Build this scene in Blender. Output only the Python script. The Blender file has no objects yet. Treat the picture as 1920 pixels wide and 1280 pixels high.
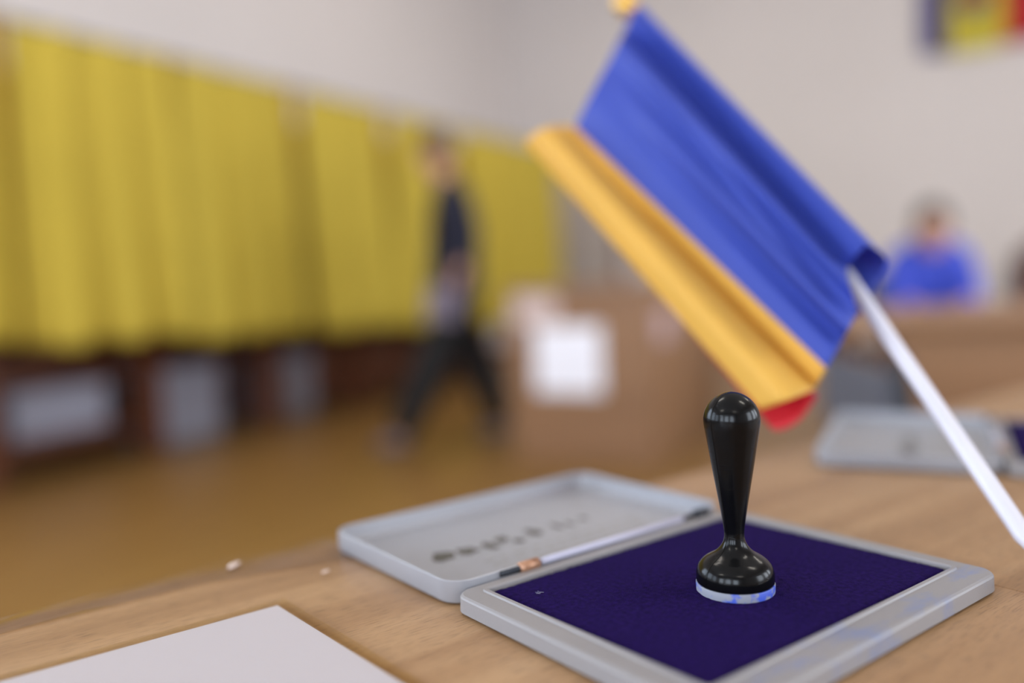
import bpy, bmesh, math, random
from mathutils import Vector, Matrix
random.seed(7)
S = bpy.context.scene
COL = S.collection
# ------------------------------------------------------------------ camera
W, H, FPX = 1920, 1280, 1620.0
TZ = 0.75                                   # table top height
CAM = Vector((0, 0, TZ + 0.137))
_p, _r = math.radians(4.3), math.radians(-2.4)
FWD = Vector((0, math.cos(_p), -math.sin(_p)))
_u0 = Vector((0, math.sin(_p), math.cos(_p))); _r0 = Vector((1, 0, 0))
RT = _r0 * math.cos(_r) + _u0 * math.sin(_r)
UP = _u0 * math.cos(_r) - _r0 * math.sin(_r)
cd = bpy.data.cameras.new('camera'); cam = bpy.data.objects.new('camera', cd); COL.objects.link(cam)
cam.matrix_world = Matrix(((RT.x, UP.x, -FWD.x, CAM.x), (RT.y, UP.y, -FWD.y, CAM.y), (RT.z, UP.z, -FWD.z, CAM.z), (0, 0, 0, 1)))
cd.sensor_width = 36.0; cd.lens = FPX / W * 36.0; cd.clip_start = 0.02; cd.clip_end = 100
cd.dof.use_dof = True; cd.dof.focus_distance = 0.345; cd.dof.aperture_fstop = 1.75; cd.dof.aperture_blades = 0
S.camera = cam
vs = S.view_settings
vs.view_transform = 'Standard'; vs.look = 'None'; vs.gamma = 1.0; vs.use_curve_mapping = False
vs.exposure = -0.22
S.cycles.max_bounces = 5; S.cycles.glossy_bounces = 3
# ------------------------------------------------------------------ world and window daylight
wd = bpy.data.worlds.new('sky'); S.world = wd; wd.use_nodes = True
wd.node_tree.nodes['Background'].inputs[0].default_value = (0.75, 0.85, 1.0, 1)
wd.node_tree.nodes['Background'].inputs[1].default_value = 1.0

# room axes: A runs along the booth wall (away from camera), B runs along the far wall (to the right)
A = Vector((0.4805, 0.877, 0)).normalized(); B = Vector((A.y, -A.x, 0))
C0 = Vector((0.09, 10.28, 0))
CEIL = 4.6
LEN_A, LEN_B = 15.0, 9.5
def room(a, b, z=0.0): return C0 + A * a + B * b + Vector((0, 0, z))
def area(name, loc, normal, sx, sy, power, color):
    l = bpy.data.lights.new(name, 'AREA'); l.shape = 'RECTANGLE'; l.size = sx; l.size_y = sy; l.energy = power; l.color = color
    o = bpy.data.objects.new(name, l); COL.objects.link(o); o.location = loc
    o.rotation_euler = (-normal).to_track_quat('Z', 'Y').to_euler(); return o
WIN_W, WIN_H, WIN_Z = 1.7, 2.2, 1.0
LEFT_WIN = [-8.6, -10.9, -13.2]             # centre positions along A on the booth wall
RIGHT_FILL_WIN = [-3.4, -5.9, -8.4]              # unseen windows added opposite the booths to brighten the background; along A
REAR_WIN = [1.6, 4.1, 6.6]                  # centre positions along B on the rear wall
for a in LEFT_WIN:
    area('window_daylight', room(a, -0.35, WIN_Z + WIN_H / 2), B, WIN_W, WIN_H, 120, (0.70, 0.82, 1.0))
for b in REAR_WIN:
    area('window_daylight', room(-LEN_A - 0.35, b, WIN_Z + WIN_H / 2), A, WIN_W, WIN_H, 200, (0.76, 0.86, 1.0))
for a in RIGHT_FILL_WIN:
    area('window_daylight', room(a, LEN_B + 0.35, WIN_Z + WIN_H / 2), -B, WIN_W, WIN_H, 170, (0.84, 0.90, 1.0))  # fill for the background from the added right-hand windows
LAMPS = [(-3.0, 2.4), (-3.0, 6.8), (-7.5, 2.4), (-7.5, 6.8), (-12, 2.4), (-12, 6.8)]
for a, b in LAMPS:
    area('ceiling_lamp_light', room(a, b, CEIL - 0.13), Vector((0, 0, -1)), 1.2, 0.3, 34, (1.0, 0.93, 0.84))

def ray(px, py): return FWD * FPX + RT * (px - W / 2) - UP * (py - H / 2)
def P(px, py, d): return CAM + ray(px, py) * (d / FPX)             # at depth d along the camera axis
def G(px, py, z):                                                   # where the pixel's ray meets height z
    r = ray(px, py); return CAM + r * ((z - CAM.z) / r.z)
def on_plane(px, py, p0, n):
    r = ray(px, py); return CAM + r * ((p0 - CAM).dot(n) / r.dot(n))
# ------------------------------------------------------------------ materials
def lin(c): return tuple(((x / 12.92) if x <= 0.04045 else ((x + 0.055) / 1.055) ** 2.4) for x in [v / 255 for v in c]) + (1,)
MATS = {}
def mat(name, rgb, rough=0.6, spec=0.5, metal=0.0, noise=0.0, nscale=8.0, bump=0.0, bscale=60.0, sheen=0.0, trans=0.0, coat=0.0):
    if name in MATS: return MATS[name]
    m = bpy.data.materials.new(name); m.use_nodes = True; MATS[name] = m
    nt = m.node_tree; b = nt.nodes['Principled BSDF']; c = lin(rgb)
    b.inputs['Base Color'].default_value = c; b.inputs['Roughness'].default_value = rough
    b.inputs['Specular IOR Level'].default_value = spec; b.inputs['Metallic'].default_value = metal
    b.inputs['Sheen Weight'].default_value = sheen; b.inputs['Coat Weight'].default_value = coat
    tc = nt.nodes.new('ShaderNodeTexCoord')
    n = nt.nodes.new('ShaderNodeTexNoise'); n.inputs['Scale'].default_value = nscale; n.inputs['Detail'].default_value = 5
    nt.links.new(tc.outputs['Object'], n.inputs['Vector'])
    r = nt.nodes.new('ShaderNodeMapRange'); r.inputs[1].default_value = 0.25; r.inputs[2].default_value = 0.75
    r.inputs[3].default_value = 1 - noise; r.inputs[4].default_value = 1 + noise
    nt.links.new(n.outputs[0], r.inputs[0])
    mx = nt.nodes.new('ShaderNodeVectorMath'); mx.operation = 'SCALE'; mx.inputs[0].default_value = c[:3]
    nt.links.new(r.outputs[0], mx.inputs['Scale']); nt.links.new(mx.outputs[0], b.inputs['Base Color'])
    if bump:
        n2 = nt.nodes.new('ShaderNodeTexNoise'); n2.inputs['Scale'].default_value = bscale; n2.inputs['Detail'].default_value = 4
        nt.links.new(tc.outputs['Object'], n2.inputs['Vector'])
        bp = nt.nodes.new('ShaderNodeBump'); bp.inputs['Strength'].default_value = bump; bp.inputs['Distance'].default_value = 0.001
        nt.links.new(n2.outputs[0], bp.inputs['Height']); nt.links.new(bp.outputs[0], b.inputs['Normal'])
    if trans:
        t = nt.nodes.new('ShaderNodeBsdfTranslucent'); ms = nt.nodes.new('ShaderNodeMixShader'); ms.inputs[0].default_value = trans
        nt.links.new(mx.outputs[0], t.inputs['Color']); nt.links.new(b.outputs[0], ms.inputs[1]); nt.links.new(t.outputs[0], ms.inputs[2])
        nt.links.new(ms.outputs[0], nt.nodes['Material Output'].inputs[0])
    return m
def wood(name, dark, mid, light, along='X', gscale=1.0, rough=0.42, pores=0.5):
    m = bpy.data.materials.new(name); m.use_nodes = True; MATS[name] = m
    nt = m.node_tree; b = nt.nodes['Principled BSDF']; b.inputs['Roughness'].default_value = rough
    b.inputs['Specular IOR Level'].default_value = 0.35
    tc = nt.nodes.new('ShaderNodeTexCoord'); mp = nt.nodes.new('ShaderNodeMapping')
    long_, cross = 2.2 * gscale, 38.0 * gscale
    sc = {'X': (long_, cross, cross), 'Z': (cross, cross, long_), 'Y': (cross, long_, cross)}[along]
    mp.inputs['Scale'].default_value = sc
    nt.links.new(tc.outputs['Object'], mp.inputs['Vector'])
    n = nt.nodes.new('ShaderNodeTexNoise'); n.inputs['Scale'].default_value = 1.0; n.inputs['Detail'].default_value = 6
    n.inputs['Roughness'].default_value = 0.6; n.inputs['Distortion'].default_value = 0.6
    nt.links.new(mp.outputs[0], n.inputs['Vector'])
    cr = nt.nodes.new('ShaderNodeValToRGB'); e = cr.color_ramp.elements
    e[0].position = 0.30; e[0].color = lin(dark); e[1].position = 0.70; e[1].color = lin(light)
    k = e.new(0.5); k.color = lin(mid)
    nt.links.new(n.outputs[0], cr.inputs[0])
    mp2 = nt.nodes.new('ShaderNodeMapping'); mp2.inputs['Scale'].default_value = tuple(x * (50 if x == long_ else 44) for x in sc)
    nt.links.new(tc.outputs['Object'], mp2.inputs['Vector'])
    n2 = nt.nodes.new('ShaderNodeTexNoise'); n2.inputs['Scale'].default_value = 1.0; n2.inputs['Detail'].default_value = 2
    nt.links.new(mp2.outputs[0], n2.inputs['Vector'])
    r2 = nt.nodes.new('ShaderNodeMapRange'); r2.inputs[1].default_value = 0.33; r2.inputs[2].default_value = 0.47
    r2.inputs[3].default_value = pores; r2.inputs[4].default_value = 0.0
    nt.links.new(n2.outputs[0], r2.inputs[0])
    mix = nt.nodes.new('ShaderNodeMix'); mix.data_type = 'RGBA'
    nt.links.new(r2.outputs[0], mix.inputs[0]); nt.links.new(cr.outputs[0], mix.inputs[6]); mix.inputs[7].default_value = lin([x * 0.62 for x in dark])
    nt.links.new(mix.outputs[2], b.inputs['Base Color'])
    bp = nt.nodes.new('ShaderNodeBump'); bp.inputs['Strength'].default_value = 0.15; bp.inputs['Distance'].default_value = 0.0005
    nt.links.new(n2.outputs[0], bp.inputs['Height']); nt.links.new(bp.outputs[0], b.inputs['Normal'])
    return m
M_TABLE = wood('beech_laminate', (142, 107, 74), (158, 122, 86), (172, 137, 100))
M_DESK = wood('desk_veneer', (136, 100, 70), (148, 110, 78), (160, 121, 88), along='X', gscale=0.5)
M_FLOOR = wood('floor_boards', (126, 92, 48), (140, 104, 57), (152, 115, 66), along='Y', gscale=0.35, rough=0.38)
M_BOOTH = wood('booth_veneer', (104, 58, 38), (116, 68, 44), (130, 78, 52), along='Z', gscale=0.5)
M_POST = wood('post_wood', (172, 118, 40), (184, 128, 46), (194, 138, 54), along='Z', gscale=0.6)
M_WALL = mat('wall_paint', (218, 210, 206), 0.85, 0.2, noise=0.03, nscale=0.8, bump=0.1, bscale=90)
M_CEIL = mat('ceiling_paint', (232, 230, 226), 0.9, 0.2, noise=0.02, nscale=1)
M_TRIM = mat('white_trim', (225, 224, 220), 0.5, noise=0.02)
M_CURT = mat('yellow_curtain_cloth', (206, 182, 72), 0.8, 0.2, noise=0.06, nscale=3, bump=0.2, bscale=400, trans=0.22)
M_GREYP = mat('grey_plastic', (176, 172, 172), 0.42, 0.4, noise=0.03, nscale=60)
M_BLACK = mat('black_plastic', (9, 9, 10), 0.2, 0.19)
M_WHITEP = mat('white_plastic', (202, 200, 210), 0.35, 0.5, noise=0.02)
M_PAPER = mat('paper_white', (222, 220, 236), 0.75, 0.2, noise=0.015, nscale=3)
M_DARKM = mat('dark_metal', (48, 50, 56), 0.4, 0.5, metal=0.6, noise=0.05)
M_STEEL = mat('lid_metal', (151, 151, 156), 0.36, 0.5, metal=0.15, noise=0.03, nscale=30)

def glass_like(name, tint, fac):
    m = bpy.data.materials.new(name); m.use_nodes = True; nt = m.node_tree
    t = nt.nodes.new('ShaderNodeBsdfTransparent'); t.inputs[0].default_value = tint
    g = nt.nodes.new('ShaderNodeBsdfGlossy'); g.inputs['Roughness'].default_value = 0.06
    fr = nt.nodes.new('ShaderNodeFresnel'); fr.inputs[0].default_value = fac
    tc = nt.nodes.new('ShaderNodeTexCoord'); n = nt.nodes.new('ShaderNodeTexNoise'); n.inputs['Scale'].default_value = 35
    nt.links.new(tc.outputs['Object'], n.inputs['Vector'])
    bp = nt.nodes.new('ShaderNodeBump'); bp.inputs['Strength'].default_value = 0.12; bp.inputs['Distance'].default_value = 0.001
    nt.links.new(n.outputs[0], bp.inputs['Height']); nt.links.new(bp.outputs[0], g.inputs['Normal'])
    ms = nt.nodes.new('ShaderNodeMixShader'); nt.links.new(fr.outputs[0], ms.inputs[0])
    nt.links.new(t.outputs[0], ms.inputs[1]); nt.links.new(g.outputs[0], ms.inputs[2])
    nt.links.new(ms.outputs[0], nt.nodes['Material Output'].inputs[0]); return m
M_FILM = glass_like('clear_film', (0.98, 0.97, 0.95, 1), 1.22)
M_SLEEVE = glass_like('clear_sleeve', (0.995, 0.985, 0.94, 1), 1.22)
M_PANE = glass_like('window_pane', (0.97, 0.98, 0.98, 1), 1.25)
# ------------------------------------------------------------------ builders
def obj(name, verts, faces, m, parent=None, smooth=False):
    me = bpy.data.meshes.new(name); me.from_pydata([tuple(v) for v in verts], [], faces); me.update()
    if m: me.materials.append(m)
    if smooth: me.polygons.foreach_set('use_smooth', [True] * len(me.polygons))
    o = bpy.data.objects.new(name, me); COL.objects.link(o)
    if parent: o.parent = parent
    return o
def bobj(name, bm, m, parent=None, smooth=False):
    me = bpy.data.meshes.new(name); bmesh.ops.recalc_face_normals(bm, faces=bm.faces); bm.to_mesh(me); bm.free()
    if m: me.materials.append(m)
    if smooth: me.polygons.foreach_set('use_smooth', [True] * len(me.polygons))
    o = bpy.data.objects.new(name, me); COL.objects.link(o)
    if parent: o.parent = parent
    return o
def tag(o, label, cat, group=None):
    o['label'] = label; o['category'] = cat
    if group: o['group'] = group
    return o
def thing(name, label, cat, loc=(0, 0, 0), rz=0.0, group=None):
    o = bpy.data.objects.new(name, None); COL.objects.link(o); o.empty_display_size = 0.05
    o.location = loc; o.rotation_euler = (0, 0, rz); return tag(o, label, cat, group)
def struct(o): o['kind'] = 'structure'; return o
def box_bm(bm, x0, x1, y0, y1, z0, z1, bev=0.0):
    r = bmesh.ops.create_cube(bm, size=1.0)
    for v in r['verts']:
        v.co = Vector((x0 + (v.co.x + .5) * (x1 - x0), y0 + (v.co.y + .5) * (y1 - y0), z0 + (v.co.z + .5) * (z1 - z0)))
    if bev:
        es = list({e for v in r['verts'] for e in v.link_edges})
        bmesh.ops.bevel(bm, geom=es, offset=bev, segments=2, affect='EDGES', profile=0.5)
def box(name, x0, x1, y0, y1, z0, z1, m, parent=None, bev=0.004):
    bm = bmesh.new(); box_bm(bm, x0, x1, y0, y1, z0, z1, bev); return bobj(name, bm, m, parent)
def tube(name, pts, rad, m, parent=None, seg=14, cap=True):
    pts = [Vector(p) for p in pts]; n = len(pts)
    rads = rad if isinstance(rad, (list, tuple)) else [rad] * n
    vs_, fs = [], []
    prev = None
    for i, p in enumerate(pts):
        t = (pts[min(i + 1, n - 1)] - pts[max(i - 1, 0)]).normalized()
        ref = Vector((0, 0, 1)) if abs(t.z) < 0.9 else Vector((1, 0, 0))
        if prev is None: s = t.cross(ref).normalized()
        else: s = (prev - t * prev.dot(t)).normalized()
        prev = s; q = t.cross(s)
        for k in range(seg):
            a = 2 * math.pi * k / seg; vs_.append(p + (s * math.cos(a) + q * math.sin(a)) * rads[i])
    for i in range(n - 1):
        for k in range(seg):
            k2 = (k + 1) % seg; fs.append((i * seg + k, i * seg + k2, (i + 1) * seg + k2, (i + 1) * seg + k))
    if cap: fs.append(tuple(range(seg - 1, -1, -1))); fs.append(tuple((n - 1) * seg + k for k in range(seg)))
    return obj(name, vs_, fs, m, parent, True)
def lathe(name, prof, m, parent=None, seg=64, center=(0, 0, 0)):
    vs_, fs = [], []; c = Vector(center)
    for r, z in prof:
        for k in range(seg):
            a = 2 * math.pi * k / seg; vs_.append(c + Vector((r * math.cos(a), r * math.sin(a), z)))
    n = len(prof)
    for i in range(n - 1):
        for k in range(seg):
            k2 = (k + 1) % seg; fs.append((i * seg + k, i * seg + k2, (i + 1) * seg + k2, (i + 1) * seg + k))
    fs.append(tuple(range(seg - 1, -1, -1))); fs.append(tuple((n - 1) * seg + k for k in range(seg)))
    return obj(name, vs_, fs, m, parent, True)
def rrect(x0, x1, y0, y1, r, n=8):
    out = []
    for cx, cy, a0 in ((x1 - r, y1 - r, 0), (x0 + r, y1 - r, 90), (x0 + r, y0 + r, 180), (x1 - r, y0 + r, 270)):
        for k in range(n + 1):
            a = math.radians(a0 + 90 * k / n); out.append((cx + r * math.cos(a), cy + r * math.sin(a)))
    return out
def loft(name, rings, m, parent=None, cap_first=True, cap_last=True, smooth=True):
    n = len(rings[0]); vs_ = [v for r in rings for v in r]; fs = []
    for i in range(len(rings) - 1):
        for k in range(n):
            k2 = (k + 1) % n; fs.append((i * n + k, i * n + k2, (i + 1) * n + k2, (i + 1) * n + k))
    if cap_first: fs.append(tuple(range(n - 1, -1, -1)))
    if cap_last: fs.append(tuple((len(rings) - 1) * n + k for k in range(n)))
    o = obj(name, vs_, fs, m, parent, smooth)
    return o
def sharp(o, deg=35):
    me = o.data
    bm = bmesh.new(); bm.from_mesh(me)
    for e in bm.edges:
        if len(e.link_faces) == 2 and e.calc_face_angle(0) > math.radians(deg): e.smooth = False
    bm.to_mesh(me); bm.free(); return o
def thick(o, t, off=0.0):
    md = o.modifiers.new('solid', 'SOLIDIFY'); md.thickness = t; md.offset = off; return o

# ================================================================== room shell
rotA = math.atan2(B.y, B.x)                          # local x = B, local y = A
def wall_boxes(name, spans, axis, m):
    """spans: list of (s0,s1,z0,z1) along the wall; axis 'A' (on booth wall b=-0.2..0) etc."""
    bm = bmesh.new()
    for s0, s1, z0, z1 in spans:
        if axis == 'left': box_bm(bm, -0.2, 0.0, s0, s1, z0, z1)
        if axis == 'right': box_bm(bm, LEN_B, LEN_B + 0.2, s0, s1, z0, z1)
        if axis == 'back': box_bm(bm, s0, s1, 0.0, 0.2, z0, z1)
        if axis == 'rear': box_bm(bm, s0, s1, -LEN_A - 0.2, -LEN_A, z0, z1)
    o = bobj(name, bm, m); o.location = C0; o.rotation_euler = (0, 0, rotA); return struct(o)
def holes(s0, s1, centres):
    out = []; cur = s0
    for c in sorted(centres):
        out.append((cur, c - WIN_W / 2, 0, CEIL)); out.append((c - WIN_W / 2, c + WIN_W / 2, 0, WIN_Z)); out.append((c - WIN_W / 2, c + WIN_W / 2, WIN_Z + WIN_H, CEIL)); cur = c + WIN_W / 2
    out.append((cur, s1, 0, CEIL)); return out
wall_boxes('wall_left', holes(-LEN_A - 0.2, 0.2, LEFT_WIN), 'left', M_WALL)
wall_boxes('wall_back', [(0, LEN_B, 0, CEIL)], 'back', M_WALL)
wall_boxes('wall_right', holes(-LEN_A - 0.2, 0.2, RIGHT_FILL_WIN), 'right', M_WALL)
wall_boxes('wall_rear', holes(0, LEN_B, REAR_WIN), 'rear', M_WALL)
o = box('floor', -0.2, LEN_B + 0.2, -LEN_A - 0.2, 0.2, -0.1, 0, M_FLOOR, None, 0); o.location = C0; o.rotation_euler = (0, 0, rotA); struct(o)
o = box('ceiling', -0.2, LEN_B + 0.2, -LEN_A - 0.2, 0.2, CEIL, CEIL + 0.1, M_CEIL, None, 0); o.location = C0; o.rotation_euler = (0, 0, rotA); struct(o)
for nm, args in (('baseboard_back', (0.0, LEN_B, -0.018, -0.001, 0.001, 0.1)), ('baseboard_left', (0.001, 0.018, -LEN_A, -0.02, 0.001, 0.1))):
    o = box(nm, *args, M_BOOTH, None, 0.003); o.location = C0; o.rotation_euler = (0, 0, rotA); struct(o)
wn = 0
for kind, lst in (('left', LEFT_WIN), ('rear', REAR_WIN), ('right', RIGHT_FILL_WIN)):
    for c in lst:
        wn += 1
        e = bpy.data.objects.new('window_%d' % wn, None); COL.objects.link(e); e['kind'] = 'structure'
        if kind == 'left': e.location = room(c, -0.1, WIN_Z); e.rotation_euler = (0, 0, rotA + math.pi / 2)
        elif kind == 'right': e.location = room(c, LEN_B + 0.1, WIN_Z); e.rotation_euler = (0, 0, rotA + math.pi / 2)
        else: e.location = room(-LEN_A - 0.1, c, WIN_Z); e.rotation_euler = (0, 0, rotA)
        w2 = WIN_W / 2 - 0.002; hh = WIN_H - 0.002; bm = bmesh.new()
        for q in ((-w2, -w2 + .06, .002, hh), (w2 - .06, w2, .002, hh), (-w2 + .06, w2 - .06, .002, .06), (-w2 + .06, w2 - .06, hh - .06, hh)):
            box_bm(bm, q[0], q[1], -.03, .03, q[2], q[3])
        bobj('window_frame', bm, M_TRIM, e)
        box('mullion', -.025, .025, -.025, .025, .06, hh - .06, M_TRIM, e, 0)
        for sx in (-1, 1):
            xa, xb = sorted((sx * .025, sx * (w2 - .06)))
            obj('pane', [(xa, 0, .06), (xb, 0, .06), (xb, 0, hh - .06), (xa, 0, hh - .06)], [(0, 1, 2, 3)], M_PANE, e)
# added far-wall door: its grey stands in for shaded wall beside the last curtain
NB = -A                                              # inward normal of the far wall
def far(px, py): return on_plane(px, py, C0, NB)
def far_b(px, py): return (far(px, py) - C0).dot(B)
b0, b1 = far_b(1030, 480), far_b(1160, 480)
e = bpy.data.objects.new('added_door_1', None); COL.objects.link(e); struct(e); e.location = C0; e.rotation_euler = (0, 0, rotA)
M_DOOR = mat('door_shade_grey', (192, 180, 170), 0.6, noise=0.03)
box('door_leaf', b0, b1, -0.045, -0.002, 0.005, 2.05, M_DOOR, e, 0.003)
box('door_panel', b0 + .12, b1 - .12, -0.055, -0.045, 1.1, 1.9, M_DOOR, e, 0.004); box('door_panel', b0 + .12, b1 - .12, -0.055, -0.045, .2, .95, M_DOOR, e, 0.004)
for q in ((b0 - .08, b0, .002, 2.13), (b1, b1 + .08, .002, 2.13), (b0, b1, 2.05, 2.13)):
    box('door_frame', q[0], q[1], -0.06, -0.002, q[2], q[3], M_BOOTH, e, 0.003)
box('door_handle', b0 + .06, b0 + .18, -0.10, -0.085, 1.02, 1.04, M_DARKM, e, 0.004)
box('door_handle', b0 + .06, b0 + .08, -0.09, -0.045, 1.02, 1.04, M_DARKM, e, 0.002)

# ================================================================== tables (u along the table edge, v towards the camera's right)
U = Vector((0.79288607, 0.6093699, 0)); V = Vector((0.6093699, -0.79288607, 0))
LP = Vector((-0.01313663, 0.3491064, 0))             # far-left corner of the felt of the front ink pad
RZ = math.atan2(U.y, U.x)
def uv(u, v, z=0.0): return LP + U * u + V * v + Vector((0, 0, z))
# local frame: x = u, y = -v
def table(name, label, u0, u1, v0, v1, top):
    t = thing(name, label, 'table', uv((u0 + u1) / 2, (v0 + v1) / 2), RZ)
    hx, hy = (u1 - u0) / 2, (v1 - v0) / 2
    box('table_top', -hx, hx, -hy, hy, top - 0.022, top, M_TABLE, t, 0.0006)
    for sx in (-1, 1):
        x0 = sx * (hx - 0.06); box('side_panel', x0 - .011, x0 + .011, -hy + .04, hy - .04, 0.0, top - .022, M_TABLE, t, 0.001)
    box('modesty_panel', -hx + .071, hx - .071, hy - .12, hy - .10, .3, top - .022, M_TABLE, t, 0.001)
    return t
table('wooden_table', 'light beech table carrying the ink pad with the black stamp', -1.03, 0.1688, -0.134, 0.566, TZ)
table('wooden_table', 'light beech table joined behind, carrying the farther blurred ink pad', 0.1690, 1.37, -0.098, 0.602, TZ)

# ================================================================== ink pads
def stain(name, base, rough, thr, sc, metal=0.0):
    m = mat(name, base, rough, 0.4, metal=metal, noise=0.03, nscale=40, bump=0.08, bscale=900); nt = m.node_tree; b = nt.nodes['Principled BSDF']
    src = b.inputs['Base Color'].links[0].from_socket
    tc = nt.nodes.new('ShaderNodeTexCoord'); mp = nt.nodes.new('ShaderNodeMapping'); mp.inputs['Scale'].default_value = (sc, sc * 2.2, sc)
    nt.links.new(tc.outputs['Object'], mp.inputs[0])
    n = nt.nodes.new('ShaderNodeTexNoise'); n.inputs['Scale'].default_value = 1; n.inputs['Detail'].default_value = 8; n.inputs['Roughness'].default_value = 0.65
    nt.links.new(mp.outputs[0], n.inputs['Vector'])
    # smears sit on the border nearest the camera's right (local y < -0.112) and on the hinge side
    sx = nt.nodes.new('ShaderNodeSeparateXYZ'); nt.links.new(tc.outputs['Object'], sx.inputs[0])
    ra = nt.nodes.new('ShaderNodeMapRange'); ra.inputs[1].default_value = -0.106; ra.inputs[2].default_value = -0.116; ra.inputs[3].default_value = -0.25; ra.inputs[4].default_value = 0.0
    nt.links.new(sx.outputs[1], ra.inputs[0])
    ad = nt.nodes.new('ShaderNodeMath'); nt.links.new(n.outputs[0], ad.inputs[0]); nt.links.new(ra.outputs[0], ad.inputs[1])
    r = nt.nodes.new('ShaderNodeMapRange'); r.inputs[1].default_value = thr; r.inputs[2].default_value = thr + 0.22; r.inputs[3].default_value = 0; r.inputs[4].default_value = 0.5
    nt.links.new(ad.outputs[0], r.inputs[0])
    mix = nt.nodes.new('ShaderNodeMix'); mix.data_type = 'RGBA'; mix.inputs[7].default_value = lin((72, 110, 178))
    nt.links.new(r.outputs[0], mix.inputs[0]); nt.links.new(src, mix.inputs[6]); nt.links.new(mix.outputs[2], b.inputs['Base Color'])
    return m
M_TRAY = stain('ink_stained_grey_plastic', (136, 132, 132), 0.45, 0.50, 38)
M_FELT = mat('purple_ink_felt', (29, 14, 68), 0.95, 0.05, noise=0.45, nscale=500, bump=0.9, bscale=1800, sheen=0.0)
M_COPPER = mat('hinge_copper', (176, 132, 104), 0.4, 0.5, metal=0.5, noise=0.1, nscale=200)
M_RODM = stain('hinge_rail_plastic', (176, 173, 190), 0.4, 0.50, 60)
M_PRINT = mat('lid_print_ink', (78, 74, 66), 0.7, noise=0.2, nscale=80)
M_PRINT2 = mat('lid_small_print_ink', (150, 146, 140), 0.7, noise=0.1, nscale=80)
def ink_pad(label, loc, rz, detailed=True):
    t = thing('ink_pad', label, 'ink pad', loc, rz)
    # local: x = u, y = -v, z above the table; felt spans x 0..0.154, y -0.114..0
    def ring(x0, x1, y0, y1, r, z): return [(x, y, z) for x, y in rrect(x0, x1, y0, y1, r)]
    X0, X1, Y0, Y1 = -0.0135, 0.1645, -0.1305, 0.0085
    def o_(d, z, r): return ring(X0 + d, X1 - d, Y0 + d, Y1 - d, r, z)
    fx0, fx1, fy0, fy1 = -0.0008, 0.1548, -0.1148, 0.0008
    def i_(d, z): return ring(fx0 - d, fx1 + d, fy0 - d, fy1 + d, 0.0012 + max(d, 0), z)
    tray = loft('base_tray', [o_(.0030, 0.0, .0055), o_(.0026, .0009, .0057), o_(.0004, .0010, .0076), o_(0, .0014, .008), o_(.0002, .0070, .0078), o_(.0006, .0077, .0074), o_(.0014, .0083, .0066),
                 i_(.0030, .0081), i_(.0026, .0081), i_(.0022, .0088), i_(.0006, .0088), i_(0.0001, .0082), i_(0.0, .0045), i_(-.004, .0045)], M_TRAY, t)
    sharp(tray, 22)
    # felt: fine grid with a gently domed, fuzzy top
    nx, ny = 110, 82; vs_, fs = [], []; rnd = random.Random(3)
    for j in range(ny + 1):
        for i in range(nx + 1):
            x = i / nx * 0.154; y = -0.114 * j / ny
            ed = min(i, nx - i, j, ny - j)
            z = .0078 + 0.0006 * math.sin(math.pi * i / nx) * math.sin(math.pi * j / ny) + rnd.uniform(-1, 1) * .00013 - (0.0016 if ed == 0 else 0.0003 if ed == 1 else 0)
            vs_.append((x + (rnd.uniform(-1, 1) * .0003 if ed else 0), y + rnd.uniform(-1, 1) * .0003, z))
    for j in range(ny):
        for i in range(nx):
            a = j * (nx + 1) + i; fs.append((a + 1, a, a + nx + 1, a + nx + 2))
    felt = obj('ink_felt', vs_, fs, M_FELT, t, True)
    # lid: shallow pressed tray opened flat beyond the hinge
    lx0, lx1, ly0, ly1 = -0.0125, 0.1625, 0.0095, 0.1225
    def l_(d, z, r): return ring(lx0 + d, lx1 - d, ly0 + d, ly1 - d, r, z)
    lid = loft('lid', [l_(.0035, .0002, .0075), l_(.0008, .0012, .0100), l_(0, .0030, .0108), l_(0, .0106, .0108), l_(.0004, .0110, .0104), l_(.0010, .0110, .0098), l_(.0013, .0106, .0095),
                l_(.0016, .0045, .0092), l_(.0030, .0026, .008), l_(.0060, .0022, .006), l_(.0068, .0018, .0055), l_(.0080, .0018, .005)], M_STEEL, t)
    sharp(lid, 24)
    # worn printed emblem and illegible marks on the lid floor
    bm = bmesh.new()
    def bar(x0, y0, x1, y1, w, z=.00195):
        d = Vector((x1 - x0, y1 - y0, 0)); n = Vector((-d.y, d.x, 0)).normalized() * w / 2
        q = [Vector((x0, y0, z)) - n, Vector((x1, y1, z)) - n, Vector((x1, y1, z)) + n, Vector((x0, y0, z)) + n]
        bm.faces.new([bm.verts.new(v) for v in q])
    g = random.Random(11)
    def blotch(cx, cy, rx, ry, n=14):
        bm.faces.new([bm.verts.new((cx + rx * g.uniform(.6, 1.1) * math.cos(6.283 * k / n), cy + ry * g.uniform(.6, 1.1) * math.sin(6.283 * k / n), .00195)) for k in range(n)])
    for cx, cy, rx, ry in ((.020, .066, .0075, .0085), (.033, .065, .0065, .006), (.046, .064, .004, .008), (.056, .068, .0055, .005), (.062, .060, .004, .004), (.076, .066, .005, .0065), (.092, .065, .002, .006), (.100, .064, .002, .005), (.112, .066, .0025, .0045)):
        blotch(cx, cy, rx, ry)
    bobj('lid_print', bm, M_PRINT, lid)
    bm = bmesh.new()
    for row in range(3):
        x = 0.03
        while x < 0.125:
            w = g.uniform(.004, .010); bar(x, .046 - row * .007, x + w, .046 - row * .007, .0016); x += w + .003
    bobj('lid_small_print', bm, M_PRINT2, lid)
    # hinge
    tube('hinge_rod', [(0.012, .0094, .0094), (0.148, .0094, .0094)], .0013, M_DARKM, t, 10)
    tube('hinge_rail', [(0.034, .0086, .0098), (0.128, .0086, .0098)], 0.0015, M_RODM, t, 12)
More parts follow.
